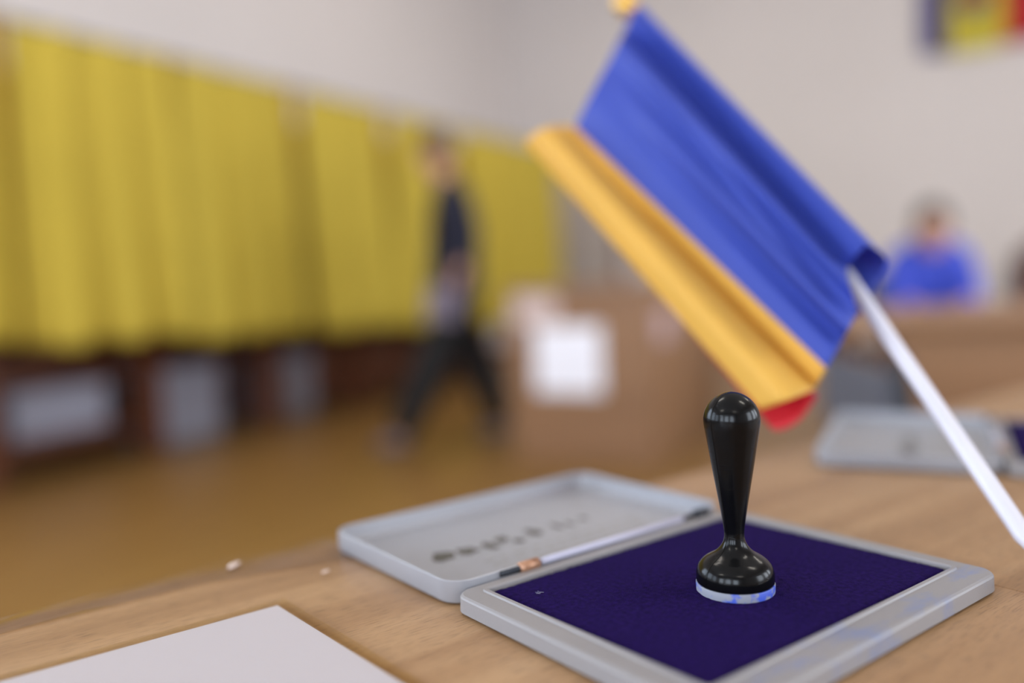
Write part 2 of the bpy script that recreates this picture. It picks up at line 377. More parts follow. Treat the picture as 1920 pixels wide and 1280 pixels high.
    for x in (0.0225, 0.138):
        tube('hinge_knuckle', [(x, .0090, .0096), (x + .010, .0090, .0096)], 0.0026, M_COPPER if x < .1 else M_DARKM, t, 14)
        box('hinge_plate', x - .008, x, .0098, .0118, .0088, .0100, M_DARKM, t, 0.0003)
    return t
pad1 = ink_pad('open grey ink pad with purple felt, standing under the black stamp', uv(0, 0, TZ), RZ)
# two bits of lint on the felt
M_LINT = mat('lint', (150, 148, 165), 0.9)
bm = bmesh.new()
for k in range(7):
    a = random.uniform(0, 6.28); c = Vector((0.0125 + random.uniform(-.0012, .0012), -0.0165 + random.uniform(-.0008, .0008), .0082))
    d = Vector((math.cos(a), math.sin(a), 0.1)) * .0009; n = Vector((0, 0, .00012))
    bm.faces.new([bm.verts.new(v) for v in (c - d, c + d, c + d + n, c - d + n)])
bobj('lint_fleck', bm, M_LINT, pad1)
# the second pad, farther back on the joined table
pc = G(1914, 888, TZ)
ink_pad('blurred open ink pad lying farther back behind the white flag stick', (pc.x, pc.y, TZ), math.radians(64))

# ================================================================== stamp
zs = 7.39e-5
prof = [(0, 1085), (30, 1081), (60, 1070), (92, 1050), (120, 1021), (138, 990), (147, 957), (149, 935), (147, 905), (141, 868), (125, 770), (109, 670), (92, 570), (75, 470), (60, 375), (55, 335), (53.5, 315), (55, 290), (63, 262), (80, 235), (104, 211), (133, 192), (160, 175), (182, 155), (197, 133), (206, 105), (208, 82), (207, 60), (203, 50), (196, 47)]
sp = G(1379, 1103.5, TZ + 0.0084)
st = thing('rubber_stamp', 'black plastic hand stamp standing upright on the purple ink pad', 'stamp', (sp.x, sp.y, TZ + 0.0080), math.radians(20))
def smooth_prof(pr, n=6):
    out = []
    for i in range(len(pr) - 1):
        p0, p1, p2, p3 = pr[max(i - 1, 0)], pr[i], pr[i + 1], pr[min(i + 2, len(pr) - 1)]
        for k in range(n):
            t = k / n
            out.append(tuple(0.5 * ((2 * p1[j]) + (-p0[j] + p2[j]) * t + (2 * p0[j] - 5 * p1[j] + 4 * p2[j] - p3[j]) * t * t + (-p0[j] + 3 * p1[j] - 3 * p2[j] + p3[j]) * t ** 3) for j in (0, 1)))
    out.append(pr[-1]); return out
def stamp_mat():
    m = M_BLACK; nt = m.node_tree; b = nt.nodes['Principled BSDF']; tc = nt.nodes.new('ShaderNodeTexCoord')
    mp = nt.nodes.new('ShaderNodeMapping'); mp.inputs['Scale'].default_value = (70, 70, 520); mp.inputs['Rotation'].default_value = (0.2, 0.16, 0)
    nt.links.new(tc.outputs['Object'], mp.inputs[0])
    n = nt.nodes.new('ShaderNodeTexNoise'); n.inputs['Scale'].default_value = 1; n.inputs['Detail'].default_value = 3; nt.links.new(mp.outputs[0], n.inputs['Vector'])
    r = nt.nodes.new('ShaderNodeMapRange'); r.inputs[1].default_value = 0.64; r.inputs[2].default_value = 0.70; nt.links.new(n.outputs[0], r.inputs[0])
    bp = nt.nodes.new('ShaderNodeBump'); bp.inputs['Strength'].default_value = 0.13; bp.inputs['Distance'].default_value = 0.0003
    nt.links.new(r.outputs[0], bp.inputs['Height']); nt.links.new(bp.outputs[0], b.inputs['Normal'])
    n2 = nt.nodes.new('ShaderNodeTexNoise'); n2.inputs['Scale'].default_value = 220; nt.links.new(tc.outputs['Object'], n2.inputs['Vector'])
    r2 = nt.nodes.new('ShaderNodeMapRange'); r2.inputs[3].default_value = 0.14; r2.inputs[4].default_value = 0.25; nt.links.new(n2.outputs[0], r2.inputs[0]); nt.links.new(r2.outputs[0], b.inputs['Roughness'])
stamp_mat()
sharp(lathe('handle', [(max(r, 0) * zs, z * zs) for r, z in smooth_prof(prof)], M_BLACK, st, 96), 60)
# fine mould seam running up the side
seam = [(r * zs + 0.00003, z * zs) for r, z in smooth_prof(prof)[4:-12]]
tube('mould_seam', [(r * math.cos(math.radians(190)), r * math.sin(math.radians(190)), z) for r, z in seam], 0.00018, M_BLACK, st, 6)
m = mat('stamp_plate_ink', (132, 135, 146), 0.5, noise=0.03)
nt = m.node_tree; b = nt.nodes['Principled BSDF']; src = b.inputs['Base Color'].links[0].from_socket
tc = nt.nodes.new('ShaderNodeTexCoord'); n = nt.nodes.new('ShaderNodeTexNoise'); n.inputs['Scale'].default_value = 260; n.inputs['Detail'].default_value = 6; nt.links.new(tc.outputs['Object'], n.inputs['Vector'])
n3 = nt.nodes.new('ShaderNodeTexNoise'); n3.inputs['Scale'].default_value = 42; nt.links.new(tc.outputs['Object'], n3.inputs['Vector'])
ad = nt.nodes.new('ShaderNodeMath'); nt.links.new(n.outputs[0], ad.inputs[0]); nt.links.new(n3.outputs[0], ad.inputs[1])
r = nt.nodes.new('ShaderNodeMapRange'); r.inputs[1].default_value = 1.02; r.inputs[2].default_value = 1.16; r.inputs[4].default_value = 0.9; nt.links.new(ad.outputs[0], r.inputs[0])
mix = nt.nodes.new('ShaderNodeMix'); mix.data_type = 'RGBA'; mix.inputs[7].default_value = lin((40, 74, 190)); nt.links.new(r.outputs[0], mix.inputs[0]); nt.links.new(src, mix.inputs[6]); nt.links.new(mix.outputs[2], b.inputs['Base Color'])
pl = lathe('stamp_plate', [(.0150, 0), (.0154, .0003), (.0155, .0032), (.0153, .0036), (.0140, .0037)], m, st, 96)
sharp(pl, 40); pl['label'] = 'pale rubber disc smeared with blue ink'

# ================================================================== paper in clear sleeve, loose clear film at the table edge
def sheet(name, pts, m, label, cat, th):
    n = len(pts); vs_ = [Vector(p) for p in pts] + [Vector(p) + Vector((0, 0, th)) for p in pts]
    fs = [tuple(range(n - 1, -1, -1)), tuple(range(n, 2 * n))] + [(i, (i + 1) % n, n + (i + 1) % n, n + i) for i in range(n)]
    return tag(obj(name, vs_, fs, m), label, cat)
sheet('paper_sheet', [uv(u, v, TZ + .0004) for u, v in ((-.0655, -.0660), (-.0585, .144), (-.355, .154), (-.362, -.0675))], M_PAPER, 'blank white paper sheet lying on the table corner', 'paper', .0003)
pts_ = [uv(u, v, TZ + .0011) for u, v in ((-.0605, -.0705), (-.0535, .150), (-.362, .160), (-.37, -.0725))]
tag(obj('plastic_sleeve', pts_, [(3, 2, 1, 0)], M_SLEEVE), 'clear plastic sleeve with yellowish rim over the white paper', 'sleeve')
po_ = [uv(u, v, TZ + .0013) for u, v in ((-.0605, -.0705), (-.0535, .150), (-.362, .160), (-.37, -.0725))]
pi_ = [uv(u, v, TZ + .0013) for u, v in ((-.0650, -.0665), (-.0580, .1445), (-.3555, .1545), (-.3625, -.0680))]
ps_ = [o for o in COL.objects if o.name == 'plastic_sleeve'][0]
obj('sleeve_rim', po_ + pi_, [(i, 4 + i, 4 + (i + 1) % 4, (i + 1) % 4) for i in range(4)], glass_like('yellowed_sleeve_rim', (0.95, 0.89, 0.70, 1), 1.18), ps_)
vs_, fs = [], []; N = 60; K = 8; g = random.Random(5)
for i in range(N + 1):
    u = -0.40 + i / N * 0.395
    lift = 0.0006 + 0.0008 * max(0, math.sin(u * 47)) + (0.003 * math.exp(-((u + 0.062) / .012) ** 2)) + (0.002 * math.exp(-((u + 0.018) / .008) ** 2))
    wid = 0.016 + (0.020 * max(0, (u + 0.08) / 0.08))
    for k in range(K + 1):
        t = k / K; v = -0.1368 + t * (wid + 0.0028)
        z = TZ + 0.0006 + lift * (1 - t) ** 2 + 0.0006 * math.sin(u * 90 + t * 5) * (1 - t) * 0.5
        vs_.append(uv(u, v, max(z, TZ + .0005)))
for i in range(N):
    for k in range(K):
        a = i * (K + 1) + k; fs.append((a, a + 1, a + K + 2, a + K + 1))
pf = tag(obj('plastic_film', vs_, fs, M_FILM, None, True), 'loose clear plastic film along the table edge left of the ink pad', 'film')

M_GLINT = mat('film_glint_pale', (226, 206, 196), .25, noise=.02)  # pale slivers added on the film: glints put into colour and shape
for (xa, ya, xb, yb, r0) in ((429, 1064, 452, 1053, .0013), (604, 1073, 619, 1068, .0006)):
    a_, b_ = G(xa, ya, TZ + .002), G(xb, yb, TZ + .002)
    tube('film_glint', [a_, a_.lerp(b_, .2), a_.lerp(b_, .75), b_], [r0 * .55, r0, r0 * .8, r0 * .25], M_GLINT, pf, 12)

# ================================================================== small flag on a white stick
M_BLUE = mat('flag_blue_satin', (78, 97, 196), 0.5, 0.3, noise=0.03, nscale=30, bump=0.1, bscale=1500, trans=0.4)
M_YEL = mat('flag_yellow_satin', (240, 194, 92), 0.5, 0.3, noise=0.03, nscale=30, bump=0.1, bscale=1500, trans=0.35)
M_RED = mat('flag_red_satin', (212, 28, 44), 0.55, 0.3, noise=0.03, nscale=30, bump=0.1, bscale=1500, trans=0.22)
M_GOLD = mat('gold_finial', (214, 170, 90), 0.3, 0.5, metal=0.8)
stick_px = [(2003, 1128, .352), (1920, 1004, .375), (1752, 757, .432), (1590, 520, .492), (1450, 345, .555), (1320, 182, .612), (1192, 28, .660)]
pts = [P(*q) for q in stick_px]
foot = Vector((pts[0].x, pts[0].y, TZ))
fl = thing('table_flag', 'small blue, yellow and red tricolour flag leaning on a white stick', 'flag', foot)
def rel(v): return v - foot
pts[0].z = max(pts[0].z, TZ + 0.006)
tube('flag_stick', [rel(p) for p in pts], 0.0042, M_WHITEP, fl, 18)
lathe('stick_foot', [(.0002, 0), (.0125, 0), (.0135, .001), (.0135, .004), (.011, .006), (.007, .009), (.0065, .014), (.0002, .014)], M_WHITEP, fl, 32)
tip = pts[-1] + (pts[-1] - pts[-2]).normalized() * .004
ax = (pts[-1] - pts[-2]).normalized()
tube('finial', [rel(tip + ax * s) for s in (-.004, 0, .003, .007, .012, .017, .021, .023)], [.003, .005, .0075, .0095, .010, .0085, .005, .0008], M_GOLD, fl, 24)
def cr(p, t):
    n = len(p) - 1; x = min(max(t, 0), 1) * n; i = min(int(x), n - 1); f = x - i
    p0, p1, p2, p3 = p[max(i - 1, 0)], p[i], p[i + 1], p[min(i + 2, n)]
    return 0.5 * (2 * p1 + (p2 - p0) * f + (2 * p0 - 5 * p1 + 4 * p2 - p3) * f * f + (3 * p1 - p0 - 3 * p2 + p3) * f ** 3)
def cloth(name, top, bot, m, nu=70, nv=40, ripple=None, bulge=None):
    top = [P(*q) for q in top]; bot = [P(*q) for q in bot]; vs_, fs = [], []
    for j in range(nv + 1):
        v = j / nv; a, b_ = cr(top, v), cr(bot, v)
        for i in range(nu + 1):
            u = i / nu; p = a.lerp(b_, u)
            if ripple: p = p - (p - CAM).normalized() * ripple(u, v)
            vs_.append(rel(p))
    for j in range(nv):
        for i in range(nu):
            k = j * (nu + 1) + i; fs.append((k, k + 1, k + nu + 2, k + nu + 1))
    o = obj(name, vs_, fs, m, fl, True); thick(o, 0.0003); return o
def gs(x, w): return math.exp(-(x / w) ** 2)
def rip_blue(u, v):
    # long folds running along the hoist, fanning from the lower end
    s = 0.010 * gs(v - (0.42 - 0.10 * u), 0.10) - 0.007 * gs(v - (0.24 + 0.02 * u), 0.07) * (0.3 + u)
    s += 0.006 * gs(v - (0.62 + .08 * u), 0.07) * min(1, 1.6 * u) - 0.006 * gs(v - (0.72 + .05 * u), 0.06) * u
    s += 0.004 * gs(v - (0.5 + 0.25 * (u - .5)), .05) * gs(u - .55, .3)
    return 2.3 * s
cloth('blue_band', [(1192, 12, .606), (1174, 50, .626), (1150, 100, .602), (1112, 170, .592), (1078, 238, .606)],
      [(1626, 458, .462), (1588, 507, .474), (1604, 578, .458), (1584, 630, .458), (1550, 690, .464)], M_BLUE, 90, 80, rip_blue)
def rip_yel(u, v): return -0.011 * gs(v - 0.36, 0.11) * min(1, u * 2.2) + 0.006 * gs(v - 0.68, 0.2)
cloth('yellow_band', [(1078, 238, .606), (1062, 236, .612), (1030, 238, .602), (1002, 250, .604), (984, 268, .618)],
      [(1550, 690, .464), (1532, 722, .470), (1526, 730, .468), (1472, 752, .462), (1426, 768, .474)], M_YEL, 70, 44, rip_yel)
cloth('red_band', [(984, 268, .618), (1020, 272, .640), (1060, 275, .655), (1090, 285, .662)],
      [(1426, 768, .474), (1452, 806, .486), (1496, 790, .496), (1532, 742, .502)], M_RED, 60, 24)
cloth('sleeve_back', [(1192, 12, .606), (1202, 14, .640), (1176, 50, .668), (1140, 120, .664)],
      [(1626, 458, .462), (1662, 486, .492), (1644, 530, .508), (1604, 600, .505)], M_BLUE, 60, 16)

# ================================================================== voting booths with yellow curtains
CL0 = Vector((-2.23, 3.77, 0)); CL1 = Vector((0.396, 8.56, 0))
CD = (CL1 - CL0).normalized(); CN = Vector((CD.y, -CD.x, 0))           # CN faces the camera side
CLEN = (CL1 - CL0).length; rotC = math.atan2(CD.y, CD.x)
RAIL = 2.09
step = CLEN / 6.0
ords = ['cut by the left picture edge', 'first from the left picture edge', 'second from the left picture edge', 'third from the left picture edge', 'left of the walking person', 'directly behind the walking person', 'at the right end by the door']
M_BOXW = mat('white_cardboard', (158, 158, 172), 0.7, noise=0.04, nscale=5)
for k in range(-1, 6):
    s0 = k * step; base = CL0 + CD * s0
    t = thing('voting_booth', 'brown wooden voting booth frame, ' + ords[k + 1], 'booth', base, rotC, 'row of voting booths')
    # local: x along the row, y away from the camera side (behind the curtain)
    L = step
    box('post', .042, .108, -.02, .03, .746, RAIL + .03, M_POST, t, .003)
    if k == 5: box('post', L - .045, L - .005, -.02, .03, .746, RAIL + .03, M_POST, t, .003)
    tube('curtain_rail', [(0.002, -0.06, RAIL), (L - 0.004, -0.06, RAIL)], .009, M_DARKM, t, 10)
    box('leg_panel', .040, .072, .20, .42, 0.0, .72, M_BOOTH, t, .002)
    box('shelf', .001, L - .003, -.02, .74, .72, .745, M_BOOTH, t, .002)
    box('back_panel', .001, L - .003, .742, .76, 0.0, RAIL - .004, M_BOOTH, t, .002)
    box('side_partition', .060, .080, .031, .741, .746, RAIL - .004, M_POST, t, .002)
    if k == 0: box('bottom_shelf', .074, L - .004, .22, .74, .17, .19, M_BOOTH, t, .002)
    # curtain
    hem = 0.70 - 0.235 * (k + 1) / 6.0
    nx, nz = 90, 26; vs_, fs = [], []; g = random.Random(20 + k); ph = g.uniform(0, 6); nf = g.choice([2.2, 2.6, 3.0]); sk = g.uniform(-.8, .8)
    for j in range(nz + 1):
        q = j / nz                                                    # 0 top .. 1 hem
        z = RAIL - 0.012 - q * (RAIL - 0.012 - hem)
        for i in range(nx + 1):
            f = i / nx
            gapl = 0.075 * (1 - q) ** 1.3 + .004; gapr = 0.006
            x = gapl + f * (L - gapl - gapr) + 0.012 * math.sin(6.283 * nf * f + ph) * q
            am = 0.022 + 0.036 * q
            y = -0.060 - 0.075 * q + am * (math.sin(6.283 * nf * f + ph + sk * q) + 0.45 * math.sin(6.283 * nf * 1.9 * f + 1.3 + ph - q))
            zz = z + 0.012 * math.sin(6.283 * nf * f + ph + 1) * q
            vs_.append((x, y - 0.02, zz))
    for j in range(nz):
        for i in range(nx):
            a = j * (nx + 1) + i; fs.append((a, a + 1, a + nx + 2, a + nx + 1))
    c = obj('booth_curtain', vs_, fs, M_CURT, None, True); c.location = base; c.rotation_euler = (0, 0, rotC); thick(c, .002)
    tag(c, 'yellow gathered cloth curtain of the voting booth ' + ords[k + 1], 'curtain', 'yellow booth curtains')
    # white carton on the floor under the shelf
    if k in (0, 1, 2):
        w, h, zf, xo, yo = ((.52, .22, .191, .50, .50), (.50, .42, .001, .40, .52), (.42, .40, .001, .38, .52))[k]
        bt = thing('cardboard_box', 'white cardboard box ' + ('on the low shelf' if k == 0 else 'on the floor') + ' under the booth ' + ords[k + 1], 'box', base + CD * xo - CN * yo + Vector((0, 0, zf)), rotC, 'white boxes under the booths')
        box('carton', -w / 2, w / 2, -.13, .13, 0, h, M_BOXW, bt, .003)
        box('carton_lid', -w / 2 - .006, w / 2 + .006, -.136, .136, h - .06, h + .006, M_BOXW, bt, .003)

# ================================================================== registration desk with paper signs
q0 = P(956, 640, 4.20); q0.z = 0; q1 = P(1222, 640, 3.88); q1.z = 0
dx = (q1 - q0); wd_ = dx.length; rz = math.atan2(dx.y, dx.x)
dt = thing('wooden_desk', 'brown wooden counter desk with a large white paper sign on its front', 'desk', q0, rz)
HD = 0.83
box('front_panel', 0, wd_, 0, .02, 0.0, HD - .025, M_DESK, dt, .002)
box('side_panel', wd_ - .02, wd_, 0.021, 1.25, 0, HD - .025, M_DESK, dt, .002); box('side_panel', 0, .02, 0.021, 1.25, 0, HD - .025, M_DESK, dt, .002)
box('desk_top', -.012, wd_ + .012, -.012, 1.27, HD - .024, HD, M_DESK, dt, .003)
def on_desk(px, py):
    n = Vector((math.sin(rz), -math.cos(rz), 0)); p = on_plane(px, py, q0, n); d = p - q0
    return d.dot(dx.normalized()), p.z
def paper_on_desk(name, px0, py0, px1, py1, m, label):
    a0, z1 = on_desk(px0, py0); a1, z0 = on_desk(px1, py1)
    o = box(name, a0, a1, -.0035, -.0012, z0, z1, m, None, 0); o.location = q0; o.rotation_euler = (0, 0, rz); return tag(o, label, 'paper')
paper_on_desk('paper_sign', 1001, 612, 1131, 738, mat('sign_paper', (246, 246, 255), .7, noise=.01), 'large square white paper sign taped to the desk front')
paper_on_desk('paper_note', 962, 556, 1044, 606, mat('pinkish_paper', (212, 190, 184), .7, noise=.02), 'small pinkish note above the white sign on the desk front')
o = box('paper_note', wd_ + .0012, wd_ + .0035, .08, .30, .56, .70, mat('mauve_paper', (196, 168, 170), .7, noise=.02), None, 0); o.location = q0; o.rotation_euler = (0, 0, rz)
tag(o, 'small mauve note on the desk side by the flag', 'paper')

# ================================================================== flag on the far wall
fl_y = -0.03
def flag_pt(px, py, off=0.0):
    p = on_plane(px, py, C0 + NB * .05, NB); return p + NB * off
bl, y0_, y1_, br = far_b(1729, 60), far_b(1776, 60), far_b(1880, 60), far_b(1992, 60)
zb = flag_pt(1760, 98).z; ht = 0.86
wf = thing('wall_flag', 'blue, yellow and red flag with brown emblem high on the far wall', 'flag', room(0, (bl + br) / 2, zb)); wf.rotation_euler = (0, 0, rotA)
bc = (bl + br) / 2
def wband(name, a, b_, m):
    vs_, fs = [], []; nx, nz = 16, 14
    for j in range(nz + 1):
        for i in range(nx + 1):
            x = a + (b_ - a) * i / nx; z = ht * j / nz - 0.03 * math.sin((x - bl) * 4) * (1 - j / nz)
            vs_.append((x - bc, -0.045 + 0.014 * math.sin((x - bl) * 13) * (1 - .6 * j / nz), z))
    for j in range(nz):
        for i in range(nx):
            k = j * (nx + 1) + i; fs.append((k, k + 1, k + nx + 2, k + nx + 1))
    o = obj(name, vs_, fs, m, wf, True); thick(o, .002); return o
wband('blue_band', bl, y0_, mat('wall_flag_blue', (34, 28, 112), .7, noise=.03)); wband('yellow_band', y0_, y1_, mat('wall_flag_yellow', (206, 190, 52), .7, noise=.03)); wband('red_band', y1_, br, mat('wall_flag_red', (176, 16, 22), .7, noise=.03))
ex, ez, s = (y0_ + y1_) / 2 - bc, ht * .5, 0.25
M_EAG = mat('emblem_brown', (122, 92, 44), .7); half = [(0, 1), (.10, .97), (.14, .88), (.10, .80), (.08, .68), (.25, .78), (.45, .95), (.62, .98), (.60, .6), (.58, .2), (.52, -.15), (.40, -.05), (.30, -.35), (.34, -.7), (.42, -.82), (.2, -.8), (.12, -1.0), (0, -1.05)]
ol = half + [(-x, z) for x, z in half[::-1][1:-1]]
def emblem(name, ol, y, m, par):
    n = len(ol); vs_ = [(ex + x * s, y, ez + z * s) for x, z in ol] + [(ex + x * s, y - .004, ez + z * s) for x, z in ol]
    return obj(name, vs_, [tuple(range(n)), tuple(range(2 * n - 1, n - 1, -1))] + [(i, n + i, n + (i + 1) % n, (i + 1) % n) for i in range(n)], m, par)
em = emblem('eagle_emblem', ol, -.066, M_EAG, wf)
emblem('shield_upper', [(-.26, .42), (.26, .42), (.26, .05), (-.26, .05)], -.071, mat('shield_red', (170, 30, 30), .7), em)
emblem('shield_lower', [(-.26, .05), (.26, .05), (.22, -.22), (0, -.42), (-.22, -.22)], -.071, mat('shield_blue', (40, 60, 140), .7), em)
box('flag_rail', bl - bc - .04, br - bc + .04, -.06, -.03, ht, ht + .03, M_POST, wf, .004)

# ================================================================== desk, chair and seated people at the right
def ground_at(px, d): 
    p = P(px, 640, d); return Vector((p.x, p.y, 0))
near = P(1566, 612, 2.02); nl = Vector((near.x, near.y, 0))
rt_ = thing('long_desk', 'brown wooden desk standing beyond the tables in front of the seated person in blue', 'desk', nl, math.radians(-3))
HT = 0.75
box('desk_top', 0, 1.9, 0, .62, HT - .03, HT, M_DESK, rt_, .003)
box('front_panel', .16, 1.85, .05, .07, .12, HT - .03, M_DESK, rt_, .002)
for x in (.16, 1.78): 
    for y in (.071, .52): box('leg', x, x + .05, y, y + .05, 0, HT - .03, M_BOOTH, rt_, .003)
M_SEAT = mat('grey_upholstery', (84, 85, 94), .85, noise=.06, nscale=20, bump=.2, bscale=300)
def chair(label, loc, rz, hback=.86):
    t = thing('office_chair', label, 'chair', loc, rz)
    box('seat', -.22, .22, -.21, .21, .37, .40, M_SEAT, t, .02)
    box('backrest', -.21, .21, .235, .265, .56, hback, M_SEAT, t, .015)
    for sx in (-1, 1):
        tube('back_post', [(sx * .235, .2, 0), (sx * .235, .2, .42), (sx * .235, .25, hback + .03)], .013, M_DARKM, t, 12)
        tube('leg', [(sx * .235, -.2, 0), (sx * .235, -.2, .44)], .013, M_DARKM, t, 12)
        tube('seat_rail', [(sx * .235, -.2, .43), (sx * .235, .2, .43)], .010, M_DARKM, t, 10)
    tube('stretcher', [(-.235, .2, .25), (.235, .2, .25)], .009, M_DARKM, t, 10)
    return t
c1 = ground_at(1858, 1.63)
chair('grey chair with dark metal posts half hidden behind the small flag', c1, math.radians(85), .70)

# ---- people
def skin(points, edges, radii, sub=2, root=0):
    me = bpy.data.meshes.new('tmp'); me.from_pydata(points, edges, []); o = bpy.data.objects.new('tmp', me); COL.objects.link(o)
    md = o.modifiers.new('s', 'SKIN'); md.use_smooth_shade = True; md.branch_smoothing = 0.6
    for i, sv in enumerate(me.skin_vertices[0].data):
        r = radii[i]; sv.radius = r if isinstance(r, tuple) else (r, r); sv.use_root = (i == root)
    s2 = o.modifiers.new('d', 'SUBSURF'); s2.levels = sub; s2.render_levels = sub
    dg = bpy.context.evaluated_depsgraph_get(); dg.update(); m2 = bpy.data.meshes.new_from_object(o.evaluated_get(dg))
    bpy.data.objects.remove(o); bpy.data.meshes.remove(me); return m2
def blob(bm, c, r, rot=None, seg=20):
    q = bmesh.ops.create_uvsphere(bm, u_segments=seg, v_segments=seg // 2 + 2, radius=1)
    for v in q['verts']:
        p = Vector((v.co.x * r[0], v.co.y * r[1], v.co.z * r[2])); p = (rot @ p) if rot else p; v.co = p + Vector(c)
def person(label, loc, J, yaw, head_dir, cloth_top, cloth_bot, skin_m, hair_m, shoe_m, hair_style='short', hem=.07):
    """J: joints in local metres, +x = facing direction."""
    t = thing('person', label, 'person', loc, yaw)
    def chain(keys): return [J[k] for k in keys]
    # body
    names_ = ['hip', 'waist', 'chest', 'neck', 'jaw'] ; pts_ = [J[k] for k in names_]; rad = [(.13, .10), (.12, .095), (.14, .10), .060, .055]; ed = [(0, 1), (1, 2), (2, 3), (3, 4)]
    idx = {k: i for i, k in enumerate(names_)}
    def add(k, par, r): idx[k] = len(pts_); pts_.append(J[k]); rad.append(r); ed.append((idx[par], idx[k]))
    for s_ in 'LR':
        add('sh' + s_, 'chest', .060); add('el' + s_, 'sh' + s_, .042); add('wr' + s_, 'el' + s_, .028)
        add('th' + s_, 'hip', .085); add('kn' + s_, 'th' + s_, .058); add('an' + s_, 'kn' + s_, .038)
        f = Vector(J['toe' + s_]); J['ball' + s_] = tuple(Vector(J['an' + s_]).lerp(f, .6) - Vector((0, 0, .015))); add('ball' + s_, 'an' + s_, .034); add('toe' + s_, 'ball' + s_, .024)
        # palm and five fingers
        w = Vector(J['wr' + s_]); e_ = Vector(J['el' + s_]); d = (w - e_).normalized(); side = d.cross(Vector((0, 0, 1))); side = side.normalized() if side.length > .1 else Vector((0, 1, 0)); nrm = side.cross(d)
        J['pa' + s_] = tuple(w + d * .05); add('pa' + s_, 'wr' + s_, (.030, .018))
    bm = bmesh.new(); me = skin(pts_, ed, rad, 2); bm.from_mesh(me); bpy.data.meshes.remove(me)
    for s_ in 'LR':
        w = Vector(J['wr' + s_]); e_ = Vector(J['el' + s_]); d = (w - e_).normalized(); side = d.cross(Vector((0, 0, 1))); side = side.normalized() if side.length > .1 else Vector((0, 1, 0)); nrm = side.cross(d)
        for q, (off, ln) in enumerate(((-.027, .062), (-.009, .074), (.009, .070), (.026, .056))):
            b0_ = w + d * .06 + side * off; k1 = b0_ + d * ln * .45 - nrm * .008; k2 = k1 + d * ln * .3 - nrm * .016; k3 = k2 + d * ln * .18 - nrm * .018
            mm = skin([tuple(x) for x in (b0_ - d * .02, k1, k2, k3)], [(0, 1), (1, 2), (2, 3)], [.009, .0085, .008, .007], 1); bm.from_mesh(mm); bpy.data.meshes.remove(mm)
        sg = -1 if s_ == 'L' else 1
        b0_ = w + d * .025 + side * .022 * sg; mm = skin([tuple(x) for x in (b0_, b0_ + d * .025 + side * .022 * sg - nrm * .01, b0_ + d * .05 + side * .026 * sg - nrm * .018)], [(0, 1), (1, 2)], [.011, .010, .008], 1); bm.from_mesh(mm); bpy.data.meshes.remove(mm)
    hd = Vector(J['head']); hr = Matrix.Rotation(head_dir[0], 3, 'Z') @ Matrix.Rotation(head_dir[1], 3, 'Y')
    blob(bm, hd, (.092, .075, .115), hr); blob(bm, hd + hr @ Vector((.03, 0, -.055)), (.06, .055, .062), hr); blob(bm, hd + hr @ Vector((.098, 0, -.015)), (.020, .014, .026), hr, 10)
    blob(bm, hd + hr @ Vector((.082, 0, -.062)), (.014, .024, .008), hr, 10)
    for sy in (-1, 1): blob(bm, hd + hr @ Vector((-.005, sy * .078, -.01)), (.02, .009, .032), hr, 10)
    body = bobj('body', bm, skin_m, t, True)
    md = body.modifiers.new('one', 'REMESH'); md.mode = 'VOXEL'; md.voxel_size = .0065; md.use_smooth_shade = True
    me_eye = mat('eye_dark', (40, 28, 24), .2)
    for sy in (-1, 1):
        b2 = bmesh.new(); blob(b2, hd + hr @ Vector((.081, sy * .030, .008)), (.010, .013, .009), hr, 10); bobj('eye', b2, me_eye, t, True)
    b2 = bmesh.new(); blob(b2, hd + hr @ Vector((-.022, 0, .030)), (.092, .086, .100), hr)
    if hair_style == 'long': blob(b2, hd + hr @ Vector((-.05, 0, -.05)), (.06, .085, .12), hr)
    h = bobj('hair', b2, hair_m, t, True)
    # top
    n_ = [tuple(Vector(J['hip']) + (Vector(J['hip']) - Vector(J['waist'])).normalized() * hem), J['waist'], J['chest'], tuple(Vector(J['chest']).lerp(Vector(J['neck']), 1.12))]; r_ = [(.18, .175), (.185, .18), (.195, .185), .08]; e2 = [(0, 1), (1, 2), (2, 3)]
    for s_ in 'LR':
        b_ = len(n_); n_ += [J['sh' + s_], J['el' + s_], tuple(Vector(J['el' + s_]).lerp(Vector(J['wr' + s_]), .85))]; r_ += [.085, .060, .045]; e2 += [(2, b_), (b_, b_ + 1), (b_ + 1, b_ + 2)]
    me = skin(n_, e2, r_, 2); me.materials.clear(); me.materials.append(cloth_top); o = bpy.data.objects.new('jacket', me); COL.objects.link(o); o.parent = t; o['label'] = cloth_top.name.replace('_', ' ')
    # trousers
    n_ = [J['hip'], tuple(Vector(J['hip']).lerp(Vector(J['waist']), .6))]; r_ = [(.16, .13), (.13, .11)]; e2 = [(0, 1)]
    for s_ in 'LR':
        b_ = len(n_); n_ += [J['th' + s_], J['kn' + s_], tuple(Vector(J['kn' + s_]).lerp(Vector(J['an' + s_]), 1.10))]; r_ += [.125, .102, .080]; e2 += [(0, b_), (b_, b_ + 1), (b_ + 1, b_ + 2)]
    me = skin(n_, e2, r_, 2); me.materials.clear(); me.materials.append(cloth_bot); o = bpy.data.objects.new('trousers', me); COL.objects.link(o); o.parent = t
    for s_ in 'LR':
        a_, tt = Vector(J['an' + s_]), Vector(J['toe' + s_]); d = (tt - a_); d.z = 0; d = d.normalized(); zt = min(J['ball' + s_][2], tt.z)
        me = skin([tuple(a_ - d * .05 + Vector((0, 0, -.045))), tuple(a_.lerp(tt, .45) + Vector((0, 0, -.015))), tuple(tt + d * .015)], [(0, 1), (1, 2)], [(.046, .042), (.050, .042), (.040, .030)], 2)
        me.materials.clear(); me.materials.append(shoe_m); o = bpy.data.objects.new('shoe', me); COL.objects.link(o); o.parent = t
    return t
